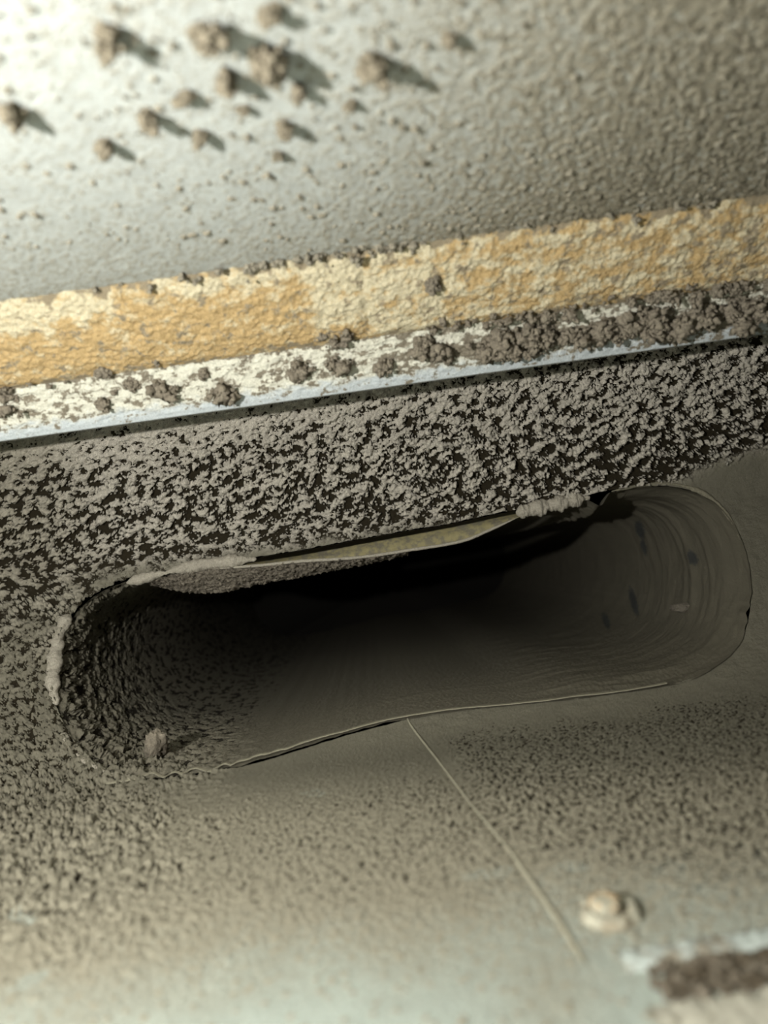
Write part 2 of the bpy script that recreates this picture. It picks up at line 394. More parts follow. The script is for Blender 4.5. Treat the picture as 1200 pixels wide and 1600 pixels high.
# flange paint material: 'bare' = bluish bare lower edge, 'dust'
k = NT('flaking_white_flange')
fa = k.noise(500, 4, 0.7); fb = k.noise(1800, 3, 0.7)
wh = k.mix(k.rng(fb, 0.3, 0.7), (0.60, 0.58, 0.47), (0.86, 0.84, 0.73))
bl = k.mix(k.rng(fb, 0.3, 0.7), (0.42, 0.465, 0.49), (0.72, 0.76, 0.77))
c_ = k.mix(k.attr('bare'), wh, bl)
dk = k.rng(k.mul(k.attr('dust'), k.rng(fa, 0.3, 0.7, -0.35, 0.35), 'ADD'), 0.4, 0.62)
c_ = k.mix(dk, c_, k.mix(k.rng(fb, 0.3, 0.7), (0.16, 0.135, 0.10), (0.34, 0.30, 0.23)))
k.color(c_); k.bump(k.mul(fa, k.mul(fb, 0.4), 'ADD'), 0.0005); M_flange = k.m
k = NT('crumbly_ochre_sealant')
fa = k.noise(420, 5, 0.72); fb = k.noise(1700, 3, 0.7)
oc_ = k.mix(k.rng(fb, 0.3, 0.7), (0.44, 0.30, 0.13), (0.72, 0.52, 0.27))
cr = k.mix(k.rng(fb, 0.3, 0.7), (0.60, 0.50, 0.31), (0.85, 0.78, 0.58))
c_ = k.mix(k.rng(k.mul(k.attr('cream'), k.rng(fa, 0.3, 0.7, -0.4, 0.4), 'ADD'), 0.25, 0.8), oc_, cr)
dk = k.rng(k.mul(k.attr('dust'), k.rng(fa, 0.3, 0.7, -0.35, 0.35), 'ADD'), 0.4, 0.65)
c_ = k.mix(dk, c_, k.mix(k.rng(fb, 0.3, 0.7), (0.28, 0.225, 0.15), (0.42, 0.35, 0.24)))
k.color(c_); k.bump(k.mul(fa, k.mul(fb, 0.4), 'ADD'), 0.0007); M_seal = k.m

fl = empty('duct_flange', (0, 0.29, 0.0483))
tag(fl, 'long white-painted metal flange edge with flaking paint above the dusty band', 'flange')
def h_fl(x, s, px, py, t):
    return 0.35e-3 * fbm(x / 4, s / 3, 201, 4) * sst(0.02, 0.15, t) + 0.5e-3 * sst(0.1, 0.4, fbm(x / 3, s / 2.5, 203, 3))*sst(0.1, 0.3, t)
def a_fl(x, s, px, py, t):
    n = fbm(x / 7, s / 3.5, 205, 4, 0.65)
    row = bell(t, 0.52 - 0.05 * sst(700, 1200, px), 0.17)
    d = 0.34 + 0.50 * n + 0.3 * sst(900, 1250, px) + row * (0.10 + 0.75 * sst(560, 760, px)) + 0.3 * sst(0.9, 1, t) - 0.22 * sst(0.25, 0.05, t)
    return dict(dust=np.clip(d, 0, 1), bare=np.clip(sst(0.36, 0.12, t + 0.10 * n), 0, 1))
strip('face', [(0.3000, 0.0483), (0.2985, 0.0500), (0.2880, 0.0655)], [0, 0.0006, 0], M_flange, h_fl, a_fl, -900, 900, 2.0, 60, fl, 'both')
bmv = []
for xq in (-0.62, 0.62):
    bmv += [(xq, 0.3000, 0.0483), (xq, 0.3012, 0.0481), (xq, 0.3035, 0.0875), (xq, 0.290, 0.0875)]
o = mesh_obj('back_leg', bmv, [(0, 4, 5, 1), (1, 5, 6, 2)], plain('shaded_galvanised', (0.3, 0.3, 0.27)), smooth=False); child(o, fl)

ss_ = empty('sealant_strip', (0, 0.273, 0.076))
tag(ss_, 'crumbly ochre and cream sealant strip between the white flange and the metal ceiling', 'sealant')
def seal(u0, u1, co, seed, lab):
    def hf(x, s, px, py, t):
        edge = sst(0.0, 0.12, t) * sst(1.0, 0.82, t + 0.10 * fbm(x / 9, x * 0, seed + 7, 3))
        end = sst(u1 + 6, u1 - 14, x * F / 290 + 9 * perlin(s / 5, s * 0, seed)) if co == 'l' else sst(u0 - 6, u0 + 14, x * F / 290 + 9 * perlin(s / 5, s * 0, seed))
        f_, i_ = worley(x / 1.9, s / 1.9, seed + 3)
        return (0.9e-3 + 0.6e-3 * fbm(x / 9, s / 7, seed, 2, 0.5) + 0.30e-3 * fbm(x / 2.6, s / 2.6, seed + 6, 3, 0.7) + 0.55e-3 * np.clip(1 - f_ / 0.7, 0, 1) * (0.4 + i_) + 0.22e-3 * fbm(x / 1.0, s / 1.0, seed + 5, 3, 0.7)) * edge * end - 0.3e-3
    def af(x, s, px, py, t):
        n = fbm(x / 8, s / 5, seed + 11, 4, 0.62)
        if co == 'l':
            cream = 0.15 + 0.5 * n + 0.85 * sst(0.52, 0.8, t) * sst(210, 120, px) + 0.75 * sst(0.62, 0.9, t) * sst(150, 300, px) + 0.85 * sst(440, 540, px) * sst(0.15, 0.4, t)
        else:
            cream = 0.48 + 0.6 * n + 0.35 * sst(750, 620, px)
        n2 = fbm(x / 6, s / 5, seed + 13, 4, 0.65)
        d = 0.14 + 0.60 * n2 + 0.5 * sst(0.14, 0.0, t) + 0.75 * sst(0.86, 1.0, t + 0.10 * fbm(x / 9, x * 0, seed + 7, 3)) + 0.20 * sst(800, 1200, px)
        return dict(cream=np.clip(cream, 0, 1), dust=np.clip(d, 0, 1))
    o = strip('bead', [(0.2885, 0.0648), (0.277, 0.0725), (0.2565, 0.0888)], [0, 0.006, 0], M_seal, hf, af, u0, u1, 2.2, 90, ss_, co)
    o['label'] = lab
seal(-900, 18, 'l', 301, 'bright ochre length of sealant on the left, cream at its rounded end')
seal(14, 900, 'r', 331, 'pale tan and ochre length of sealant on the right')

# ------------------------------------------------------------------ oval collar (tube) behind the opening
NR = 1500
RU, RV = even_ring(NR)
RPX, RPY = pix(RU, RV)
# gap between sheet and collar, in pixels, pushed towards the middle
gap = 1.0 + 5.0 * sst(215, 240, RPX) * sst(660, 600, RPX) * (RPY > 1090) * (0.75 + 0.5 * perlin(RPX / 28, RPX * 0, 5))
gap += 2.0 * (RPY > 1090) * bell((RPX - 225) % 34, 17, 9) * sst(215, 230, RPX) * sst(330, 300, RPX)
gap += 20 * bell(RPX, 932, 15) * (RPY < 850) + 4 * bell(RPX, 962, 6) * (RPY < 850)
gap += 5.0 * sst(925, 945, RPY) * sst(1000, 985, RPY) * (RPX > 1100) * (0.6 + perlin(RPY / 14, RPY * 0, 6))
gap += 9.0 * bell(RPX, 480, 190) * (RPY < 900) * 0
du, dv = UC - RU, (VC - RV)
nrm_u = np.gradient(np.r_[RV[-3:], RV, RV[:3]])[3:-3]; nrm_v = -np.gradient(np.r_[RU[-3:], RU, RU[:3]])[3:-3]
ln = np.hypot(nrm_u, nrm_v); nrm_u /= ln; nrm_v /= ln
flip = np.sign(nrm_u * du + nrm_v * dv * 3); nrm_u *= flip; nrm_v *= flip          # inward in the picture plane
TU, TV = RU + nrm_u * gap, RV + nrm_v * gap
q = WP.s_of_v(TV); ty, tz, _, _ = WP.at(q); tx = TU * ty / F
ring0 = np.stack([tx, ty, tz], -1)
cen = ring0.mean(0)
inw = np.stack([nrm_u, np.zeros(NR), nrm_v], -1)
AX = np.array([-0.03, 1.0, -0.06])
T = np.r_[np.linspace(-0.0016, 0.12, 240), 0.12 + 0.45 * np.linspace(0, 1, 90)[1:]**1.4]
arc = np.r_[0, np.cumsum(np.linalg.norm(np.diff(ring0, axis=0), axis=1))] * mm
TT, AA = np.meshgrid(T, arc, indexing='ij')
th = TT * mm
px0 = RPX[None, :]; py0 = RPY[None, :]
isL = sst(420, 220, px0) ; isR = sst(800, 950, px0); isB = sst(1000, 1060, py0) * (1 - isL * 0.5)
f1, id1 = worley(AA / 1.6, th / 3.0, 401); g1 = np.clip(1 - f1 / 0.65, 0, 1) * (0.3 + 0.7 * id1)
nl = fbm(AA / 6.0 + 0.5 * perlin(th / 8, AA / 8, 6), th / 6.5, 403, 5, 0.68)
nf = fbm(AA / 3, th / 3, 405, 3)
fade = np.exp(-np.maximum(th, 0) / 60) * sst(-1, 6, th)
H = isL * (3.6e-3 * np.clip(nl + 0.4, 0, 1.2) * fade + 0.6e-3 * g1) + (1 - isL) * (0.28e-3 * g1 * isB * fade + 0.10e-3 * nf + 0.08e-3 * g1)
H = H + isR * (0.5e-3 * fbm(AA / 30, th / 9, 407, 3))
ribs = 1.9e-3 * bell(th, 50, 4) + 0.9e-3 * bell(th, 60, 3) + 0.8e-3 * bell(th, 30, 3) + 0.6e-3 * bell(th, 84, 5)
H = H + ribs * (0.15 + 0.85 * isR * sst(1010, 900, py0)) + 0.5e-3 * isL * bell(th, 24, 2.5)
# collar throat pinches a little behind the rim on the right
pin = 0.004 * isR * sst(0, 20, th) 
# zigzag crimped lip towards the camera along the lower left
scale = 1 - 0.05 * sst(0, 0.25, TT)[..., None] 
gapm = (gap * ty / F)[None, :] * sst(0.001, 0.012, TT) * (1 - ((RPX > 880) & (RPX < 990) & (RPY < 850)))[None, :]
base = cen + (ring0 - cen)[None] * np.stack([scale[..., 0], np.ones_like(TT), scale[..., 0]], -1)
Pp = base + TT[..., None] * AX + inw[None] * (H + pin - gapm)[..., None]
bluep = np.zeros_like(TT)
def mark(px, py, rx_, ry_):
    global bluep
    U_ = Pp[..., 0] * F / Pp[..., 1]; V_ = Pp[..., 2] * F / Pp[..., 1]; qx, qy = pix(U_, V_)
    bluep = np.maximum(bluep, sst(1.3, 0.6, np.hypot((qx - px - 0.25 * (qy - py)) / rx_, (qy - py) / ry_) + 0.3 * perlin(AA / 2, th / 2, 409)))
mark(1000, 828, 8, 16); mark(1006, 855, 5, 13); mark(990, 940, 6, 24); mark(947, 970, 6, 14); mark(1082, 872, 8, 12)
tdust_shade = np.clip(isL * sst(-0.35, 0.02, nl + 0.1) + (1 - isL) * (1 - 0.35 * sst(0.1, 0, g1) * isB), 0, 1)  # hollows between the dust lumps coloured dark, shade painted in
collar = empty('oval_collar', tuple(cen)); tag(collar, 'flat oval sheet-metal duct collar, dark and dusty inside, set in the back wall', 'duct')
Vt = Pp.reshape(-1, 3)
Ft = grid_faces(len(T), NR, True)[:, ::-1]
o = mesh_obj('collar_wall', Vt, Ft, M_tube, attrs=dict(dust=tdust_shade, olive=np.broadcast_to(isR * 0.85, TT.shape), bare=bluep * 0.9)); child(o, collar)
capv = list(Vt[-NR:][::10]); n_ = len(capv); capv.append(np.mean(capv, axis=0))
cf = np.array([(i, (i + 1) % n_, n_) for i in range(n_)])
o = mesh_obj('dark_end_cap', capv, cf, plain('unlit_black', (0.02, 0.018, 0.015)), smooth=False); child(o, collar)  # black cap added to stand for the unlit depth of the tube

# thin raw lip of the collar standing proud of the floor, with its crimped zigzag
def ribbon(name, pts, up, thick, mat, parent=None, lab=None, sub=1):
    # pts: list of Vector (edge line), up: list of Vector (second edge line); gives a solid strip of the given thickness
    n = len(pts); V = []; Fq = []
    for a, b in zip(pts, up):
        d = Vector((0, 0, 1)) * thick
        V += [a, b, b - d, a - d]
    for i in range(n - 1):
        for j in range(4):
            Fq.append((i * 4 + j, i * 4 + (j + 1) % 4, (i + 1) * 4 + (j + 1) % 4, (i + 1) * 4 + j))
    Fq += [(0, 1, 2, 3), (4 * n - 4, 4 * n - 1, 4 * n - 2, 4 * n - 3)]
    o = mesh_obj(name, [tuple(v) for v in V], Fq, mat, smooth=False)
    if parent: child(o, parent)
    if lab: o['label'] = lab
    return o
lip_px = [(222, 1219), (232, 1214), (240, 1211), (250, 1216), (258, 1218), (268, 1212), (276, 1210), (286, 1213), (296, 1207), (306, 1204), (316, 1206), (328, 1209),
          (340, 1203), (352, 1197), (362, 1199), (374, 1193), (388, 1190), (402, 1184), (420, 1181), (434, 1176), (450, 1173), (470, 1165), (490, 1159), (510, 1153),
          (535, 1147), (555, 1141), (580, 1134), (605, 1128), (630, 1123), (660, 1118), (700, 1112), (740, 1108), (780, 1105), (820, 1101), (860, 1097), (900, 1091),
          (940, 1087), (980, 1082), (1020, 1075), (1045, 1070)]
LP = catmull(lip_px + [lip_px[-1]], 5)[:-10]
pts, ups = [], []
for (a, b) in LP:
    w_ = wall_pt(a, b, 0.0006); w_.z += 0.0004
    pts.append(w_ + Vector((0, -0.0008, 0.0002 + 0.00015 * random.random()))); ups.append(w_ + Vector((0, 0.0012, 0.0002)))
ribbon('crimped_lip', pts, ups, 0.0003, M_edge, collar, 'thin pale raw metal lip along the bottom, zigzag at its left end')

# generic lumpy puff meshes --------------------------------------------------
import bmesh
def ico(sub):
    bm = bmesh.new(); bmesh.ops.create_icosphere(bm, subdivisions=sub, radius=1)
    V = np.array([v.co[:] for v in bm.verts]); Fq = np.array([[v.index for v in f.verts] for f in bm.faces]); bm.free(); return V, Fq
ICO = {s_: ico(s_) for s_ in (1, 2, 3, 4, 5)}
def lumpy(sub, seed, rough=0.5, freq=1.6):
    V, Fq = ICO[sub]
    a = fbm(V[:, 0] * freq + seed, V[:, 1] * freq + V[:, 2] * 1.7, seed, 4, 0.65); b = fbm(V[:, 2] * freq * 1.3 - seed, V[:, 0] * 1.9 - V[:, 1] * freq, seed + 3, 4, 0.65)
    return V * (1 + rough * (a + b) * 0.7)[:, None], Fq
def cluster(c, r, n, rg, axis=None, stretch=1.0):
    """positions and radii of the crumbs of one fluffy clump"""
    P = rg.randn(n, 3); P /= np.linalg.norm(P, axis=1)[:, None]; P *= (rg.rand(n)**0.6)[:, None] * r
    P *= (0.7 + 0.6 * rg.rand(3))
    if axis is not None:
        ax = np.array(axis, float); ax /= np.linalg.norm(ax); P = P + np.outer(P @ ax, ax) * (stretch - 1)
    R = r * (0.12 + 0.30 * rg.rand(n)**2)
    R[0] = r * 0.6; P[0] = 0
    return P + np.array(c), R
def puff(name, loc, r, seed, mat, axis=None, stretch=1.0, n=110):
    rg = np.random.RandomState(seed); P, R = cluster((0, 0, 0), r, n, rg, axis, stretch)
    Vs, Fs = [], []; off = 0
    for i, (p, q) in enumerate(zip(P, R)):
        V, Fq = lumpy(3 if q > 0.3 * r else 2, seed + i % 7, 0.6); Vs.append(V * q + p); Fs.append(Fq + off); off += len(V)
    o = mesh_obj(name, np.concatenate(Vs), np.concatenate(Fs), mat); o.location = loc; return o
def clumped(P, R, n):
    A, B = [], []
    for p, q in zip(P, R):
        a, b = cluster(p, q, n, rs); A.append(a); B.append(b)
    return np.concatenate(A), np.concatenate(B)
def solid_puff(name, loc, r, seed, mat, axis=None, stretch=1.0, sub=5, rough=0.7):
    V, Fq = lumpy(sub, seed, rough, 1.9); V = V.copy()
    f_, i_ = worley(V[:, 0] * 3 + V[:, 2] + 9, V[:, 1] * 3 - V[:, 2] * 2 + 9, seed); V *= (1 + 0.22 * np.clip(1 - f_ / 0.6, 0, 1))[:, None]
    V = V * r
    if axis is not None:
        ax = np.array(axis, float); ax /= np.linalg.norm(ax); V = V + np.outer(V @ ax, ax) * (stretch - 1)
    o = mesh_obj(name, V, Fq, mat); o.location = loc; return o
def field(name, P, R, mat, label=None, parent=None, sub=2, flat=0.8, nvar=12, rough=0.5, smooth=True, kind='stuff', cat='dust'):
    Vs, Fs = [], []; off = 0; vars_ = [lumpy(sub, 900 + 7 * i, rough) for i in range(nvar)]
    for i, (p, r) in enumerate(zip(P, R)):
        V, Fq = vars_[i % nvar]; a = rs.rand() * 6.283; c, s_ = math.cos(a), math.sin(a)
        Vr = V @ np.array([[c, s_, 0], [-s_, c, 0], [0, 0, 1]]) * r * (0.75 + 0.5 * rs.rand(3))
        Vs.append(Vr + p); Fs.append(Fq + off); off += len(V)
    o = mesh_obj(name, np.concatenate(Vs), np.concatenate(Fs), mat, smooth=smooth)
    if kind: o['kind'] = kind
    if parent: child(o, parent)
    elif label: tag(o, label, cat)
    return o

# ------------------------------------------------------------------ parts of the collar
# puffy dust rolls on the rim (left and top)
def roll(name, line, rad, mat, parent, lab, off=0.001, seed=0, seg=24):
    L = catmull([line[0]] + line + [line[-1]], 30)[30:-60]; n = len(L); V = []
    c = [np.array(wall_pt(a, b, off)) for a, b in L]
    for i, p in enumerate(c):
        t = c[min(i + 1, n - 1)] - c[max(i - 1, 0)]; t /= np.linalg.norm(t) + 1e-9
        a = np.cross(t, [0, 1, 0]); a /= np.linalg.norm(a); b = np.cross(t, a)
        e = min(1, 4 * i / n, 4 * (n - 1 - i) / n)
        for j in range(seg):
            g = 2 * math.pi * j / seg
            V.append((p, a * math.cos(g) + b * math.sin(g), e**0.5, i, j))
    P0 = np.array([v[0] for v in V]); Dn = np.array([v[1] for v in V]); E = np.array([v[2] for v in V]); I = np.array([v[3] for v in V]); J = np.array([v[4] for v in V])
    r = rad * (0.02 + E) * (0.85 + 0.7 * perlin(I / 24.0, J * 0, seed) + 0.22 * fbm(P0[:, 0] * 450 + Dn[:, 0] * 1.3, P0[:, 2] * 450 + Dn[:, 2] * 1.3, seed + 1, 3, 0.6))
    o = mesh_obj(name, P0 + Dn * r[:, None], grid_faces(n, seg, False), mat)
    Fq = np.concatenate([grid_faces(n, seg, True)])
    me = o.data; bpy.data.objects.remove(o)
    o = mesh_obj(name, P0 + Dn * r[:, None], Fq, mat); child(o, parent); o['label'] = lab; return o
roll('dust_roll', [(110, 962), (96, 990), (88, 1030), (84, 1070), (90, 1105)], 0.0035, M_pale, collar, 'thick pale roll of dust on the left rim', 0.0012, 1)
roll('dust_roll', [(198, 912), (250, 898), (310, 884), (370, 877), (402, 874)], 0.0030, M_pale, collar, 'long pale roll of dust on the upper left rim', 0.0008, 2)
roll('dust_roll', [(806, 803), (830, 796), (865, 788), (900, 780), (922, 778)], 0.0042, M_pale, collar, 'puffy pale roll of dust on the upper right rim beside the dark notch', 0.0004, 3)
roll('dust_roll', [(88, 1112), (100, 1150), (125, 1185), (170, 1212), (215, 1222)], 0.0014, M_pale, collar, 'thin broken roll of dust on the lower left rim', 0.0006, 4)
roll('dust_roll', [(955, 768), (1000, 759), (1055, 757), (1105, 775), (1140, 810), (1160, 850)], 0.0012, plain('olive_dust', (0.24, 0.22, 0.16)), collar, 'faint olive ridge of dust around the right end', 0.0002, 5)

# the peeled beige strip under the upper rim
def patchmesh(name, top, bot, ytop, ybot, mat, nrow=14, bulge=0.0, lab=None, rough=0.0, seed=0, n=90, thick=0.0008):
    tt = catmull([top[0]] + top + [top[-1]], 20)[20:-40]; bb = catmull([bot[0]] + bot + [bot[-1]], 20)[20:-40]
    def rsm(P, n):
        d = np.r_[0, np.cumsum(np.linalg.norm(np.diff(P, axis=0), axis=1))]; qq = np.linspace(0, d[-1], n)
        return np.stack([np.interp(qq, d, P[:, i]) for i in (0, 1)], -1)
    tt, bb = rsm(tt, n), rsm(bb, n); V = []
    for side in (0, 1):
        for r in range(nrow):
            t = r / (nrow - 1); p = tt * (1 - t) + bb * t
            for i in range(n):
                yy = ytop * (1 - t) + ybot * t - bulge * math.sin(math.pi * t) + side * thick
                V.append(ray(p[i, 0], p[i, 1], yy))
    V = np.array(V)
    if rough:
        V[:, 1] -= rough * fbm(V[:, 0] * 330, V[:, 2] * 330, seed, 5, 0.7)
        V[:, 2] += 0.3 * rough * fbm(V[:, 0] * 900, V[:, 2] * 900, seed + 4, 3)
    g = grid_faces(nrow, n); m = nrow * n
    Fq = np.concatenate([g, g[:, ::-1] + m])
    rim = [r * n for r in range(nrow)] + [(nrow - 1) * n + i for i in range(1, n)] + [r * n + n - 1 for r in range(nrow - 2, -1, -1)] + list(range(n - 2, 0, -1))
    sd = [(rim[i], rim[(i + 1) % len(rim)], rim[(i + 1) % len(rim)] + m, rim[i] + m) for i in range(len(rim))]
    Fq = np.concatenate([Fq, np.array(sd)])
    o = mesh_obj(name, V, Fq, mat); child(o, collar)
    if lab: o['label'] = lab
    return o
patchmesh('peeled_strip', [(385, 880), (450, 871), (560, 851), (700, 825), (800, 804), (860, 792)], [(385, 884), (450, 879), (560, 870), (650, 857), (720, 846), (800, 812), (860, 795)],
          0.398, 0.392, M_beige, 12, 0.001, 'bare beige strip peeled from under the dusty band', 0.0005, 501)
# thread-like dusty edge of that strip
def cord(name, line, y0, rad, mat, lab, seed):
    L = catmull([line[0]] + line + [line[-1]], 14)[14:-28]; n = len(L); V = []
    for i, (a, b) in enumerate(L):
        p = np.array(ray(a, b, y0)); e = min(1, 8 * i / n + 0.05, 8 * (n - 1 - i) / n + 0.05)
        for j in range(8):
            g = j * math.pi / 4; V.append(p + rad * e * (1 + 0.4 * random.random()) * np.array([0.15 * math.cos(g), math.sin(g), math.cos(g)]))
    o = mesh_obj(name, np.array(V), grid_faces(n, 8, True), mat); child(o, collar); o['label'] = lab
cord('dusty_edge', [(330, 889), (400, 884), (470, 877), (560, 871), (650, 858), (720, 846), (770, 826), (810, 808)], 0.3905, 0.0007, M_pale, 'thin pale dusty edge under the beige strip', 3)
# dusty torn lining hanging under it on the left
patchmesh('torn_lining', [(225, 908), (322, 888), (400, 884), (470, 877), (560, 871), (640, 860)], [(228, 912), (290, 925), (345, 926), (400, 914), (470, 902), (540, 888), (590, 878), (640, 866)],
          0.3915, 0.405, plain('lining_dust', (0.24, 0.21, 0.165), 900, 0.0008, 0.5), 40, 0.003, 'grey lumpy torn lining below the beige strip', 0.003, 511, 200)

# screw points and tabs sticking into the collar
def inner_puff(name, pxy, yy, r, mat, lab, axis, stretch, seed):
    p = ray(pxy[0], pxy[1], yy); o = solid_puff(name, p, r, seed, mat, axis, stretch, 4, 0.22); child(o, collar); o['label'] = lab
    o.matrix_parent_inverse = Matrix.Identity(4); o.location = Vector(p) - collar.location
inner_puff('tab', (243, 1166), 0.338, 0.0042, M_clump, 'dust-coated tab standing up inside the lower left end', (0.45, -0.9, 1), 2.6, 5)
inner_puff('tab', (1068, 950), 0.400, 0.0022, plain('tab_dust', (0.17, 0.15, 0.12)), 'small dust-coated tab on the right end', (1, -0.1, -0.15), 2.6, 8)

# ------------------------------------------------------------------ lap seam on the floor
seam_px = [(637, 1124), (648, 1142), (690, 1196), (740, 1262), (790, 1322), (812, 1352), (840, 1392), (866, 1430), (893, 1472), (915, 1508)]
SL = catmull([seam_px[0]] + seam_px + [seam_px[-1]], 12)[12:-24]
V = []
for i, (a, b) in enumerate(SL):
    p = np.array(wall_pt(a, b, 0.00035)); r = 0.00026 + 0.00020 * float(sst(1280, 1370, b)) - 0.0002 * float(sst(1450, 1510, b))
    for dx, dz in ((-2.0, -1.8), (-0.9, 0.5), (0.0, 1.1), (1.1, 0.8), (1.3, -1.8)):
        jit = 0.15 * random.random()
        V.append(p + np.array([dx * r * 0.9, 0, (dz + jit) * r]))
o = mesh_obj('lap_seam', np.array(V), grid_faces(len(SL), 5), plain('seam_edge', (0.30, 0.28, 0.21), 900, 0.0003, 0.25)); tag(o, 'thin raised metal seam running diagonally across the duct floor from the oval opening', 'seam')

# ------------------------------------------------------------------ screw
sc_ = empty('floor_screw', tuple(floor_pt(955, 1432)))
tag(sc_, 'dusty metal screw head beside the floor seam at lower right', 'screw')
def lathe(name, prof, loc, mat, seed, seg=48, lab=None, jit=0.0002):
    V = []
    for r, h in prof:
        for j in range(seg):
            g = 2 * math.pi * j / seg; V.append((r * math.cos(g), r * math.sin(g), h))
    V = np.array(V); V += (jit * np.stack([fbm(V[:, 0] * 900 + 3 * i, V[:, 1] * 900 + V[:, 2] * 700, seed + i, 3) for i in range(3)], -1))
    o = mesh_obj(name, V + np.array(loc), grid_faces(len(prof), seg, True), mat); child(o, sc_)
    if lab: o['label'] = lab
M_screw = plain('screw_metal', (0.38, 0.36, 0.28), 700, 0.0003, 0.2, (0.45, 0.33, 0.2), 300)
c0 = np.array(floor_pt(955, 1432))
lathe('washer', [(0.0068, -0.0006), (0.0066, 0.0006), (0.0058, 0.0020), (0.0048, 0.0024), (0.0044, 0.0020), (0.0038, 0.0008), (0.0030, 0.0006), (0.00001, 0.0006)], c0, plain('washer_metal', (0.40, 0.38, 0.30), 500, 0.0004, 0.3, (0.30, 0.26, 0.19), 260), 601, jit=0.0007)
lathe('head', [(0.0034, 0.0004), (0.0035, 0.0026), (0.0031, 0.0036), (0.0020, 0.0040), (0.0012, 0.0037), (0.00001, 0.0036)], c0 + np.array([-0.0008, 0.0006, 0.0002]), M_screw, 611, jit=0.0004)

# ------------------------------------------------------------------ raised cleat with dark fuzz, bottom right
bk = empty('floor_cleat', tuple(floor_pt(1090, 1530)))
tag(bk, 'pale metal cleat edge packed with dark brown fuzz in the bottom right corner', 'bracket')
x0 = floor_pt(985, 1497); yk = x0.y
def boxgrid(name, xs, prof, mat, rough, seed):
    V = []
    X_, I_ = np.meshgrid(xs, np.arange(len(prof)), indexing='ij')
    pr = np.array(prof); V = np.stack([X_, pr[I_, 0], pr[I_, 1]], -1).reshape(-1, 3)
    n = fbm(V[:, 0] * 350, V[:, 1] * 350 + V[:, 2] * 500, seed, 4, 0.6); V[:, 2] += rough * n * (V[:, 2] > -0.0933); V[:, 1] += rough * 0.5 * n
    o = mesh_obj(name, V, grid_faces(len(xs), len(prof)), mat); child(o, bk); return o
xs = np.linspace(x0.x - 0.002, x0.x + 0.25, 500)
def dense(P, m=6):
    out = []
    for a, b in zip(P[:-1], P[1:]):
        for t in np.arange(m) / m: out.append((a[0] * (1 - t) + b[0] * t, a[1] * (1 - t) + b[1] * t))
    return out + [P[-1]]
zf = -0.0935
boxgrid('ledge', xs, dense([(yk + 0.002, zf - 0.0005), (yk + 0.0012, zf + 0.0012), (yk - 0.0035, zf + 0.0014), (yk - 0.0055, zf - 0.0005)]), plain('pale_cleat_metal', (0.42, 0.46, 0.43), 500, 0.0003, 0.15, (0.25, 0.22, 0.17), 180), 0.0004, 701)
boxgrid('front_plate', xs, dense([(yk - 0.0135, zf - 0.0005), (yk - 0.015, zf + 0.0006), (yk - 0.05, zf + 0.0008), (yk - 0.052, zf - 0.0006)]), plain('pale_plate_dust', (0.42, 0.40, 0.33), 500, 0.0005, 0.3), 0.0005, 703)
nP = 620
P = np.stack([x0.x + 0.002 + rs.rand(nP) * 0.09, yk - 0.0048 - 0.0095 * rs.rand(nP), np.full(nP, zf + 0.0002)], -1)
P, Rq = clumped(P, 0.0008 + 0.0014 * rs.rand(nP), 12)
field('packed_fuzz', P, Rq * 1.1, M_brown, parent=bk, sub=2, rough=0.8)

nP = 110
P = np.stack([x0.x + 0.001 + rs.rand(nP) * 0.09, yk + 0.0018 + 0.0006 * rs.rand(nP), np.full(nP, zf)], -1)
P, Rq = clumped(P, 0.0004 + 0.0007 * rs.rand(nP), 8)
field('groove_line', P, Rq, M_brown, parent=bk, sub=1, rough=0.8)  # dark crumbs added to draw the thin sheet gap behind the ledge
# ------------------------------------------------------------------ hanging clumps on the ceiling: one by one
ceil_y = lambda v: None
def ceil_pt(px, py, off=0.0):
    u, v = uv(px, py); q = CP.s_of_v(v); y, z, ny, nz = CP.at(q)
    return Vector((float(u * y / F), float(y), float(z - off)))
M_hang = plain('hanging_fluff', (0.33, 0.285, 0.21), 1200, 0.0006, 0.3)
GC = 'dust clumps hanging from the ceiling'
clumps = [(165, 45, 24, 1.5, 'tall dark dust clump at the upper left of the ceiling'),
 (20, 165, 22, 1.5, 'dust clump with a long shadow at the left edge of the ceiling'),
 (322, 38, 26, 1.5, 'large dust clump with a black shadow near the top of the ceiling, left of centre'),
 (412, 78, 28, 1.6, 'largest shaggy dust clump on the ceiling, left of centre'),
 (418, 10, 18, 1.3, 'dust clump at the very top edge above the largest shaggy clump'),
 (578, 85, 24, 1.5, 'rounded dark dust clump near the top centre of the ceiling'),
 (350, 112, 20, 1.3, 'pale dust clump just left of and below the largest shaggy clump'),
 (285, 142, 16, 1.2, 'low flat dust clump between the pale clump and the small clump with a trailing shadow'),
 (228, 175, 17, 1.4, 'small dust clump with a trailing shadow, left of centre on the ceiling'),
 (160, 218, 15, 1.4, 'lone dust clump above the left part of the sealant strip'),
 (310, 205, 14, 1.4, 'small pointed dust clump below the low flat one'),
 (442, 190, 14, 1.5, 'narrow hooked dust clump below the largest shaggy clump'),
 (464, 135, 14, 1.4, 'dark narrow dust clump right below the largest shaggy clump'),
 (545, 158, 11, 1.3, 'tiny dust clump below the rounded dark one'),
 (700, 52, 14, 1.3, 'small isolated dust clump right of the top centre'),
 (378, 165, 9, 1.3, 'tiny dust clump between the pale clump and the hooked one'),
 (432, 238, 9, 1.2, 'tiny lowest dust clump in the middle of the bare ceiling')]
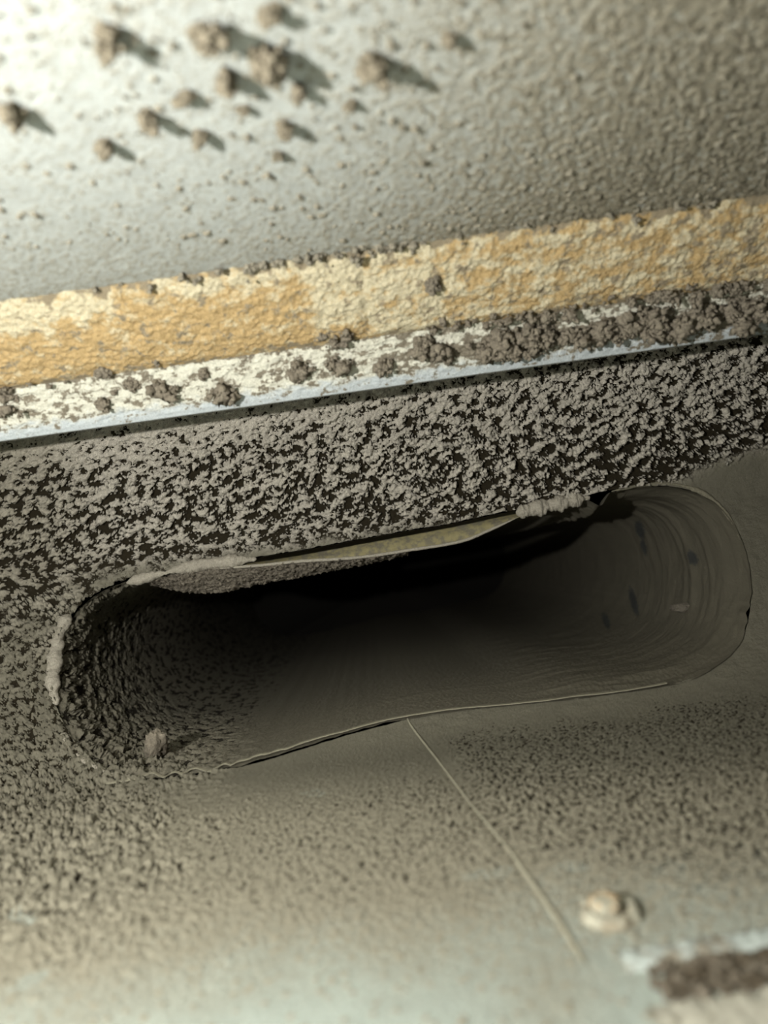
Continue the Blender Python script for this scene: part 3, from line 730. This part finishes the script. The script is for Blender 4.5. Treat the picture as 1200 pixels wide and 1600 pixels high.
for i, (a, b, r, st, lab) in enumerate(clumps):
    p = ceil_pt(a, b); rm = r * p.y / F * 0.90
    o = puff('dust_clump', p - Vector((0, 0, rm * 0.9)), rm, 40 + 3 * i, M_hang, (0.35 * math.sin(i * 2.1), 0.3, 1), st * 1.15, n=90); tag(o, lab, 'dust', GC)
# grains: stuff
M_ceilc = plain('pale_brown_fluff', (0.40, 0.36, 0.28), 1200, 0.0006, 0.3)
nG = 5200; pxs = rs.rand(nG) * 1500 - 150; pys = rs.rand(nG) * 470 - 80
ok = (pys < 420 - 0.10 * pxs + 20) & (rs.rand(nG) < 0.12 + 0.88 * np.clip(pxs / 1000, 0, 1)**1.5 + 0.3 * (pys > 250))
P = [np.array(ceil_pt(a, b)) for a, b in zip(pxs[ok], pys[ok])]
R = np.array([(1.3 + 4.6 * rs.rand()**3.5) * p[1] / F for p in P])
big = [(a, b) for a, b in zip(rs.rand(150) * 900 - 60, rs.rand(150)**1.3 * 330 - 40) if b < 200 + 0.1 * a]
Pb = [np.array(ceil_pt(a, b, 0.0006)) for a, b in big]; Rb = np.array([(3.0 + 6.0 * rs.rand()**2) * p[1] / F for p in Pb])
Pb, Rb = clumped(Pb, Rb, 10); P = np.concatenate([np.array(P), Pb]); R = np.concatenate([R, Rb])
field('ceiling_grit', P, R, M_ceilc, 'small grains of grey-brown dust stuck all over the metal ceiling', sub=2, rough=0.6)

# dust along the line where ceiling meets sealant, and in the joint between sealant and flange
def path_pts(n, f, spread_px):
    out, rr_ = [], []
    for _ in range(n):
        a = rs.rand() * 1700 - 220; b, yy, dens, rpx = f(a)
        if rs.rand() > dens: continue
        out.append(np.array(ray(a, b + spread_px * rs.randn(), yy + 0.001 * rs.randn()))); rr_.append((rpx * (0.35 + rs.rand()**2)) * yy / F)
    return out, rr_
pa = path_pts(325, lambda a: (float(np.interp(a, [0, 300, 560, 700, 900, 1200, 1400], [450, 424, 392, 366, 340, 310, 290])), 0.2565, 0.35 + 0.6 * bell(a, 330, 330) + 0.5 * bell(a, 600, 60), 6.5), 9)
field('joint_fluff', *clumped(pa[0], np.array(pa[1]) * 1.3, 14), M_ceilc, 'brownish fluff along the top edge of the ochre sealant where it meets the ceiling', sub=2, rough=0.8)
pb = path_pts(250, lambda a: (612 - 0.142 * a, 0.2845, 0.10 + 0.25 * sst(560, 700, a) + 0.65 * sst(650, 900, a) + 0.3 * bell(a, 20, 60), 6.5), 6)
field('joint_fluff', *clumped(pb[0], np.array(pb[1]) * 1.5, 18), M_clump, 'grey fluff in the joint between the ochre sealant and the white flange', sub=2, rough=0.8)
pc = path_pts(525, lambda a: (650 - 0.138 * a - 2, 0.2905, 0.06 + 0.94 * sst(640, 780, a), 9.0), 9)
field('flange_fluff', *clumped(pc[0], np.array(pc[1]) * 1.7, 24), M_clump, 'dense row of dark grey fluff along the right half of the white flange', sub=2, rough=0.85)
GF = 'dust clumps on the flange'
for i, (a, b, r, yy, lab) in enumerate([(466, 578, 26, 0.291, 'shaggy grey dust clump on the white flange left of centre'),
 (600, 575, 20, 0.291, 'smaller dust clump on the white flange at the centre'), (665, 538, 26, 0.289, 'grey dust clump bridging flange and sealant right of centre'),
 (205, 600, 17, 0.290, 'flat dust clump on the left half of the flange beside its flaked paint'), (15, 610, 24, 0.289, 'dust clump on the flange at the left edge of the photo'),
 (318, 585, 13, 0.289, 'narrow dust streak clump crossing the flange left of the shaggy one'), (676, 445, 20, 0.268, 'grey tuft of dust in the middle of the right sealant length'),
 (505, 525, 17, 0.283, 'soft dust clump on the lower edge of the left sealant length'), (160, 582, 17, 0.284, 'grey dust clump at the foot of the left sealant length'),
 (600, 390, 18, 0.259, 'dark fluffy clump on top of the joint between the two sealant lengths')]):
    p = ray(a, b, yy + 0.001); rm = r * yy / F * 0.62
    o = puff('dust_clump', p, rm, 140 + 3 * i, M_clump, (1, 0, 0.2), 1.2); tag(o, lab, 'dust', GF)

# fluffy tufts on the band (too many to count)
nB = 2400; Ps, Rs = [], []
pxs = rs.rand(nB) * 1360 - 80; pys = 540 + rs.rand(nB) * 420
for a, b in zip(pxs, pys):
    u, v = uv(a, b)
    lo_v = -40 + 50 * sst(350, 620, u)
    if v > 185 or v < lo_v: 
        if not (a < 180 and v > -190): continue
    if float(np.hypot((v - VC) * SK, u - UC)) / float(R_of(math.atan2((v - VC) * SK, u - UC))) < 1.05: continue
    p = wall_pt(a, b, 0.0)
    n1_ = fbm(np.array([p.x * 1000 / 5.2]), np.array([p.z * 1000 / 4.0]), 21, 2)[0]
    if n1_ < 0.05: continue
    Ps.append(np.array(wall_pt(a, b, 0.0012 + 0.0006 * rs.rand()))); Rs.append((1.2 + 3.6 * rs.rand()**2) * 0.37 / F)
field('band_fluff', *clumped(np.array(Ps), np.array(Rs), 6), plain('bright_crumbs', (0.56, 0.52, 0.44), 1900, 0.0008, 0.45), 'countless pale crumbs of dust clinging to the dark band above the oval opening', sub=2, rough=0.85)
